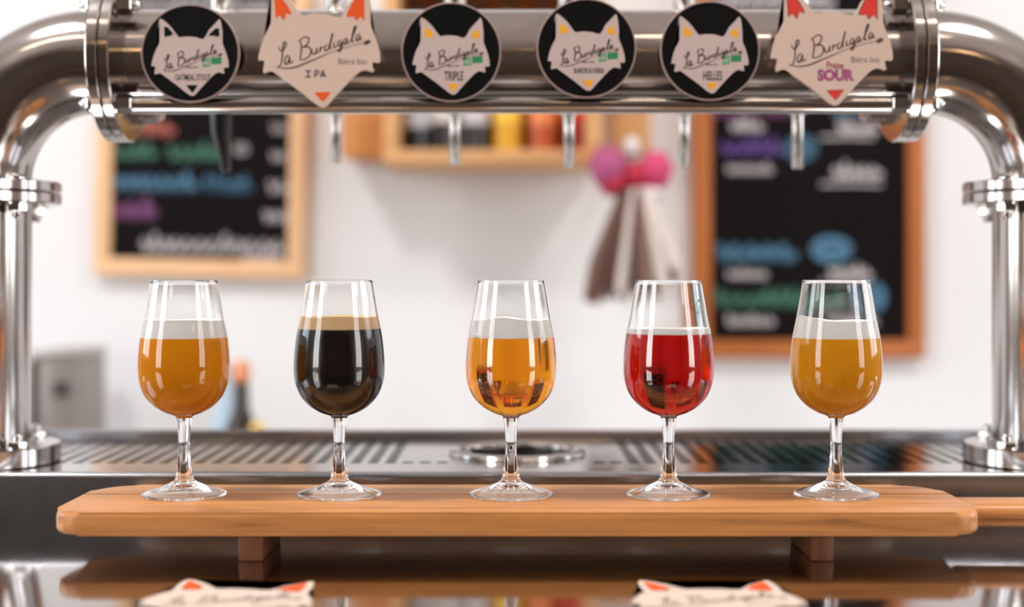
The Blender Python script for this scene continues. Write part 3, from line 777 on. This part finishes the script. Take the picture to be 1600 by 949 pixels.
# ------------------------------------------------------------------ wooden crate with bottles, and the wood beside it
YC = 2.2
cx0, cx1 = (598 - 800) * YC / F, (940 - 800) * YC / F; cz0 = CZ + (HV - 254) * YC / F; cz1 = cz0 + 0.30
t = thing('wooden_crate', 'pale pine crate fixed to the wall as a bottle shelf', 'crate', ((cx0 + cx1) / 2, YW - 0.1, cz0))
th = 0.020
boxo('bottom_board', cx0, cx1, YC, YW - 0.002, cz0, cz0 + th, M['crate'], t, 0.001)
boxo('top_board', cx0, cx1, YC, YW - 0.002, cz1 - th, cz1, M['crate'], t, 0.001)
boxo('side_board', cx0, cx0 + 0.024, YC, YW - 0.002, cz0 + th, cz1 - th, M['crate'], t, 0.001)
boxo('side_board', cx1 - 0.024, cx1, YC, YW - 0.002, cz0 + th, cz1 - th, M['crate'], t, 0.001)
boxo('back_board', cx0 + 0.024, cx1 - 0.024, YW - 0.012, YW - 0.002, cz0 + th, cz1 - th, M['box_wood'], t)
def bottle(label, x, y, z, R, H, body, label_m, lz0, lz1, cap, group, cat='bottle', neck=0.36, name='bottle'):
    t = thing(name, label, cat, (x, y, z), group)
    bm = bmesh.new(); rn = R * 0.40
    lathe(bm, [(0, 0.002), (R * 0.8, 0.0), (R, 0.004), (R, H * (1 - neck) - 0.02), (R * 0.93, H * (1 - neck)), (R * 0.62, H * (1 - neck) + 0.022), (rn, H * (1 - neck) + 0.04), (rn * 0.85, H - 0.015), (rn, H - 0.013), (rn, H - 0.004), (0, H - 0.004)], (x, y, z), 'Z', 32)
    fin('bottle_glass', bm, body, t, True)
    bm = bmesh.new(); lathe(bm, [(R + 0.0003, H * lz0), (R + 0.0006, H * lz0), (R + 0.0006, H * lz1), (R + 0.0003, H * lz1)], (x, y, z), 'Z', 32, closed=True)
    fin('paper_label', bm, label_m, t, True)
    bm = bmesh.new(); lathe(bm, [(0, H + 0.001), (rn * 0.9, H + 0.001), (rn * 1.12, H - 0.006), (rn * 1.12, H - 0.03 if cap[1] else H - 0.012), (rn * 0.98, H - 0.03 if cap[1] else H - 0.012)], (x, y, z), 'Z', 24)
    fin('cap', bm, cap[0], t, True)
dark_g = mat('dark_bottle_glass', S(28, 24, 26), 0.1); amber_g = mat('amber_bottle_glass', S(62, 32, 16), 0.1)
paint = lambda n, c, r=0.4: mat(n, S(*c), r)
specs = [(650, dark_g, (190, 196, 206), 0.30, 0.62, 'dark bottle with silver grey label, first in the crate from the left'),
         (694, dark_g, (220, 214, 212), 0.36, 0.66, 'dark bottle with a short white label, second in the crate from the left'),
         (742, dark_g, (206, 204, 210), 0.34, 0.64, 'dark bottle with a pale lilac label, third in the crate from the left'),
         (793, paint('yellow_bottle', (214, 160, 24)), (250, 205, 70), 0.36, 0.62, 'bright yellow bottle in the crate'),
         (848, paint('orange_bottle', (176, 78, 34)), (236, 140, 84), 0.34, 0.6, 'orange brown bottle with a salmon label in the crate'),
         (900, paint('red_bottle', (150, 30, 22)), (206, 52, 32), 0.34, 0.6, 'red bottle at the right end of the crate')]
for k, (u, bmt, lc, a, b, lab) in enumerate(specs):
    yb = 2.262; bottle(lab, (u - 800) * yb / F, yb, cz0 + th, 0.0215, 0.235, bmt, paint('crate_label_%d' % k, lc, 0.5), a * 0.55, b, (paint('crate_cap_%d' % k, (60, 55, 55)), False), 'bottles in the wall crate')
t = thing('wooden_box', 'small orange-brown wooden box on the wall left of the crate', 'box', ((567 - 800) * 2.25 / F, 2.32, 1.43))
ax0, ax1 = (534 - 800) * 2.25 / F, (600 - 800) * 2.25 / F; az0 = CZ + (HV - 246) * 2.25 / F
ax1 = min(ax1, cx0 - 0.001)
boxo('box_body', ax0 + 0.002, ax1 - 0.002, 2.254, YW - 0.002, az0 + 0.004, az0 + 0.16, M['box_wood'], t, 0.001)
boxo('front_panel', ax0, ax1, 2.246, 2.2535, az0, az0 + 0.098, M['box_wood'], t, 0.001)
t = thing('wooden_plaque', 'small pale wooden plaque on the wall above the pink bow', 'plaque', ((988 - 800) * 2.38 / F, 2.38, 1.5))
px0, px1 = (958 - 800) * 2.38 / F, (1016 - 800) * 2.38 / F; pz0 = CZ + (HV - 238) * 2.38 / F
boxo('plaque_board', px0, px1, 2.372, YW - 0.002, pz0, pz0 + 0.10, M['crate'], t, 0.002)
boxo('top_strip', px0 - 0.006, px1 + 0.006, 2.366, YW - 0.002, pz0 + 0.1005, pz0 + 0.112, M['crate'], t, 0.001)

# ------------------------------------------------------------------ pink bow with hanging dried streamers
YR = 2.155
t = thing('hanging_bow', 'pink ribbon bow with brown and white dried streamers hanging on the wall', 'decoration', W(988, 262, YR), None)
pinks = [paint('pink_ribbon', (206, 62, 112), 0.6), paint('magenta_ribbon', (172, 76, 124), 0.6), paint('crimson_ribbon', (176, 18, 54), 0.5)]
pw = paint('white_paper', (226, 220, 222), 0.7); brown = [paint('dried_brown', (98, 68, 58), 0.9), paint('dried_taupe', (140, 112, 102), 0.9), paint('dried_white', (226, 214, 208), 0.9)]
def loop(cu, cv, ru, rv, m, name, tilt=0.0):
    c = W(cu, cv, YR); a_, b_ = ru * YR / F, rv * YR / F; bm = bmesh.new(); n = 28; rows = []
    for k in range(n):
        a = 2 * PI * k / n; row = []
        for j in range(9):
            th_ = PI * j / 8 - PI / 2; rad = math.cos(th_) * 0.9 + 0.06 * math.sin(7 * a) * math.cos(th_) + 0.1
            x_, z_ = a_ * rad * math.cos(a), b_ * rad * math.sin(a)
            row.append(bm.verts.new(c + Vector((x_ * math.cos(tilt) - z_ * math.sin(tilt), 0.028 * math.sin(th_), x_ * math.sin(tilt) + z_ * math.cos(tilt)))))
        rows.append(row)
    for k in range(n):
        for j in range(8): bm.faces.new((rows[k][j], rows[(k + 1) % n][j], rows[(k + 1) % n][j + 1], rows[k][j + 1]))
    bm.faces.new([r[0] for r in rows]); bm.faces.new([r[8] for r in rows][::-1])
    fin(name, bm, m, t, True)
loop(951, 262, 30, 36, pinks[1], 'ribbon_loop', 0.2); loop(1024, 266, 27, 31, pinks[0], 'ribbon_loop', -0.1)
loop(992, 276, 22, 24, pinks[2], 'ribbon_center'); loop(960, 290, 22, 16, pinks[2], 'ribbon_loop', 0.5)
loop(987, 230, 13, 17, pw, 'paper_knot'); loop(1005, 304, 34, 13, pw, 'paper_frill')
rnd = random.Random(5)
for k in range(22):
    f = k / 21; ub = 915 + 150 * f + rnd.uniform(-6, 6); vb = 470 - 50 * max(0, f - 0.72) / 0.28 + rnd.uniform(-16, 6); ut = 972 + 42 * f
    yk = YR + 0.03 * math.sin(k * 2.1)
    mm = brown[2] if k in (8, 9, 15, 16, 17, 18, 20, 21) else brown[0] if k in (2, 4, 5, 6, 11, 12, 13, 19) else brown[1]
    pts = [W(ut, 296, yk), W(ut + (ub - ut) * 0.35, 350, yk - 0.006), W(ut + (ub - ut) * 0.75, 410, yk + 0.004), W(ub, vb, yk)]
    bm = bmesh.new(); tube(bm, pts, [0.004, 0.007, 0.0095, 0.006], 8); fin('streamer', bm, mm, t, True)
bm = bmesh.new(); pk = W(987, 230, YR); tube(bm, [pk, (pk.x, 2.28, pk.z + 0.002), (pk.x, YW - 0.0005, pk.z + 0.002)], 0.004, 10); fin('wall_peg', bm, M['box_wood'], t, True)

# ------------------------------------------------------------------ things on the back counter
t = thing('metal_canister_box', 'tall grey metal box on the back counter beside the left column', 'box', ((80 - 800) * 2.2 / F, 2.2, ZB))
gx0, gx1 = (48 - 800) * 2.15 / F, (113 - 800) * 2.15 / F; gz = CZ + (HV - 549) * 2.15 / F
boxo('box_body', gx0, gx1, 2.15, 2.33, ZB, gz - 0.012, mat('grey_metal', S(150, 142, 138), 0.4, 0.3, var=(10, 0.1, 0.0)), t, 0.004)
boxo('lid', gx0 - 0.002, gx1 + 0.002, 2.148, 2.332, gz - 0.0118, gz, mat('lid_metal', S(176, 172, 168), 0.35, 0.4), t, 0.004)
boxo('side_band', gx0 - 0.001, gx0 + 0.010, 2.147, 2.1495, ZB + 0.02, gz - 0.014, M['black_plastic'], t)
boxo('latch', gx1 - 0.028, gx1 - 0.004, 2.143, 2.1495, gz - 0.064, gz - 0.046, paint('latch_dark', (70, 66, 66)), t, 0.001)
green_g = mat('brown_bottle_glass', S(46, 34, 26), 0.06); clear_b = mat('pale_blue_bottle', S(176, 200, 220), 0.1, 0.0)
yb = 2.1
bottle('dark bottle with a copper foil cap on the back counter', (377 - 800) * yb / F, yb, ZB, 0.031, 0.272, green_g, paint('olive_label', (150, 128, 40)), 0.30, 0.62, (mat('copper_foil', S(222, 150, 112), 0.3, 0.7), True), 'bottles on the back counter', neck=0.40)
bottle('pale blue bottle half behind the leftmost beer glass', (352 - 800) * 2.2 / F, 2.2, ZB, 0.030, 0.262, clear_b, paint('dark_label', (90, 80, 60)), 0.25, 0.6, (paint('pale_cap', (150, 160, 175)), False), 'bottles on the back counter', neck=0.40)
bottle('short amber bottle with a gold cap, right of the copper-capped bottle', (402 - 800) * 2.02 / F, 2.02, ZB, 0.022, 0.190, amber_g, paint('yellow_label', (206, 176, 60)), 0.35, 0.7, (mat('gold_cap', S(230, 186, 100), 0.2, 1.0), False), 'bottles on the back counter', neck=0.30)

# ------------------------------------------------------------------ room lamps (outside the frame; mirrored in the steel)
bulb = bpy.data.materials.new('warm_bulb'); bulb.use_nodes = True
bp = bulb.node_tree.nodes['Principled BSDF']; bp.inputs['Emission Color'].default_value = (1, 0.62, 0.3, 1); bp.inputs['Emission Strength'].default_value = 22
for k, (x, where) in enumerate(((-0.75, 'left'), (0.15, 'middle'), (1.0, 'right'))):
    y, z = -0.55, 1.98
    t = thing('pendant_lamp', 'black pendant lamp with a warm bulb over the customer side, %s of three' % where, 'lamp', (x, y, RH), 'pendant lamps')
    bm = bmesh.new(); tube(bm, [(x, y, RH), (x, y, z + 0.12)], 0.003, 8); fin('cord', bm, M['black_plastic'], t)
    bm = bmesh.new(); lathe(bm, [(0.02, 0.13), (0.03, 0.12), (0.11, 0.02), (0.112, 0.02), (0.033, 0.125), (0.02, 0.135)], (x, y, z), 'Z', 32, closed=True); fin('lamp_shade', bm, M['black_plastic'], t, True)
    bm = bmesh.new(); bmesh.ops.create_uvsphere(bm, u_segments=20, v_segments=12, radius=0.032)
    bmesh.ops.translate(bm, verts=bm.verts[:], vec=(x, y, z + 0.025)); fin('bulb', bm, bulb, t, True)
tube_m = bpy.data.materials.new('warm_tube'); tube_m.use_nodes = True
bp = tube_m.node_tree.nodes['Principled BSDF']; bp.inputs['Emission Color'].default_value = (1, 0.76, 0.56, 1); bp.inputs['Emission Strength'].default_value = 22
for xa, xb, where in ((-1.30, -0.70, 'left'), (0.20, 0.80, 'right')):
    t = thing('linear_lamp', 'long warm linear lamp hung above the %s half of the bar' % where, 'lamp', ((xa + xb) / 2, 0.27, RH), 'linear lamps')
    bm = bmesh.new(); tube(bm, [(xa, 0.27, 2.50), (xb, 0.27, 2.50)], 0.016, 16); fin('lamp_tube', bm, tube_m, t, True)
    boxo('housing', xa - 0.02, xb + 0.02, 0.25, 0.29, 2.5165, 2.55, M['black_plastic'], t, 0.003)
    for xk in (xa + 0.1, xb - 0.1):
        bm = bmesh.new(); tube(bm, [(xk, 0.27, 2.55), (xk, 0.27, RH)], 0.002, 8); fin('cord', bm, M['black_plastic'], t)
for k, x in enumerate((-1.05, 1.05)):
    boxo('panel', x - 0.28, x + 0.28, 0.57, 1.13, RH - 0.045, RH - 0.0005, M['frame_white'], tag(thing('ceiling_lamp', 'square white ceiling lamp above the %s end of the bar' % ('left', 'right')[k], 'lamp', (x, 0.85, RH)), 'square white ceiling lamp above the %s end of the bar' % ('left', 'right')[k], 'lamp'))
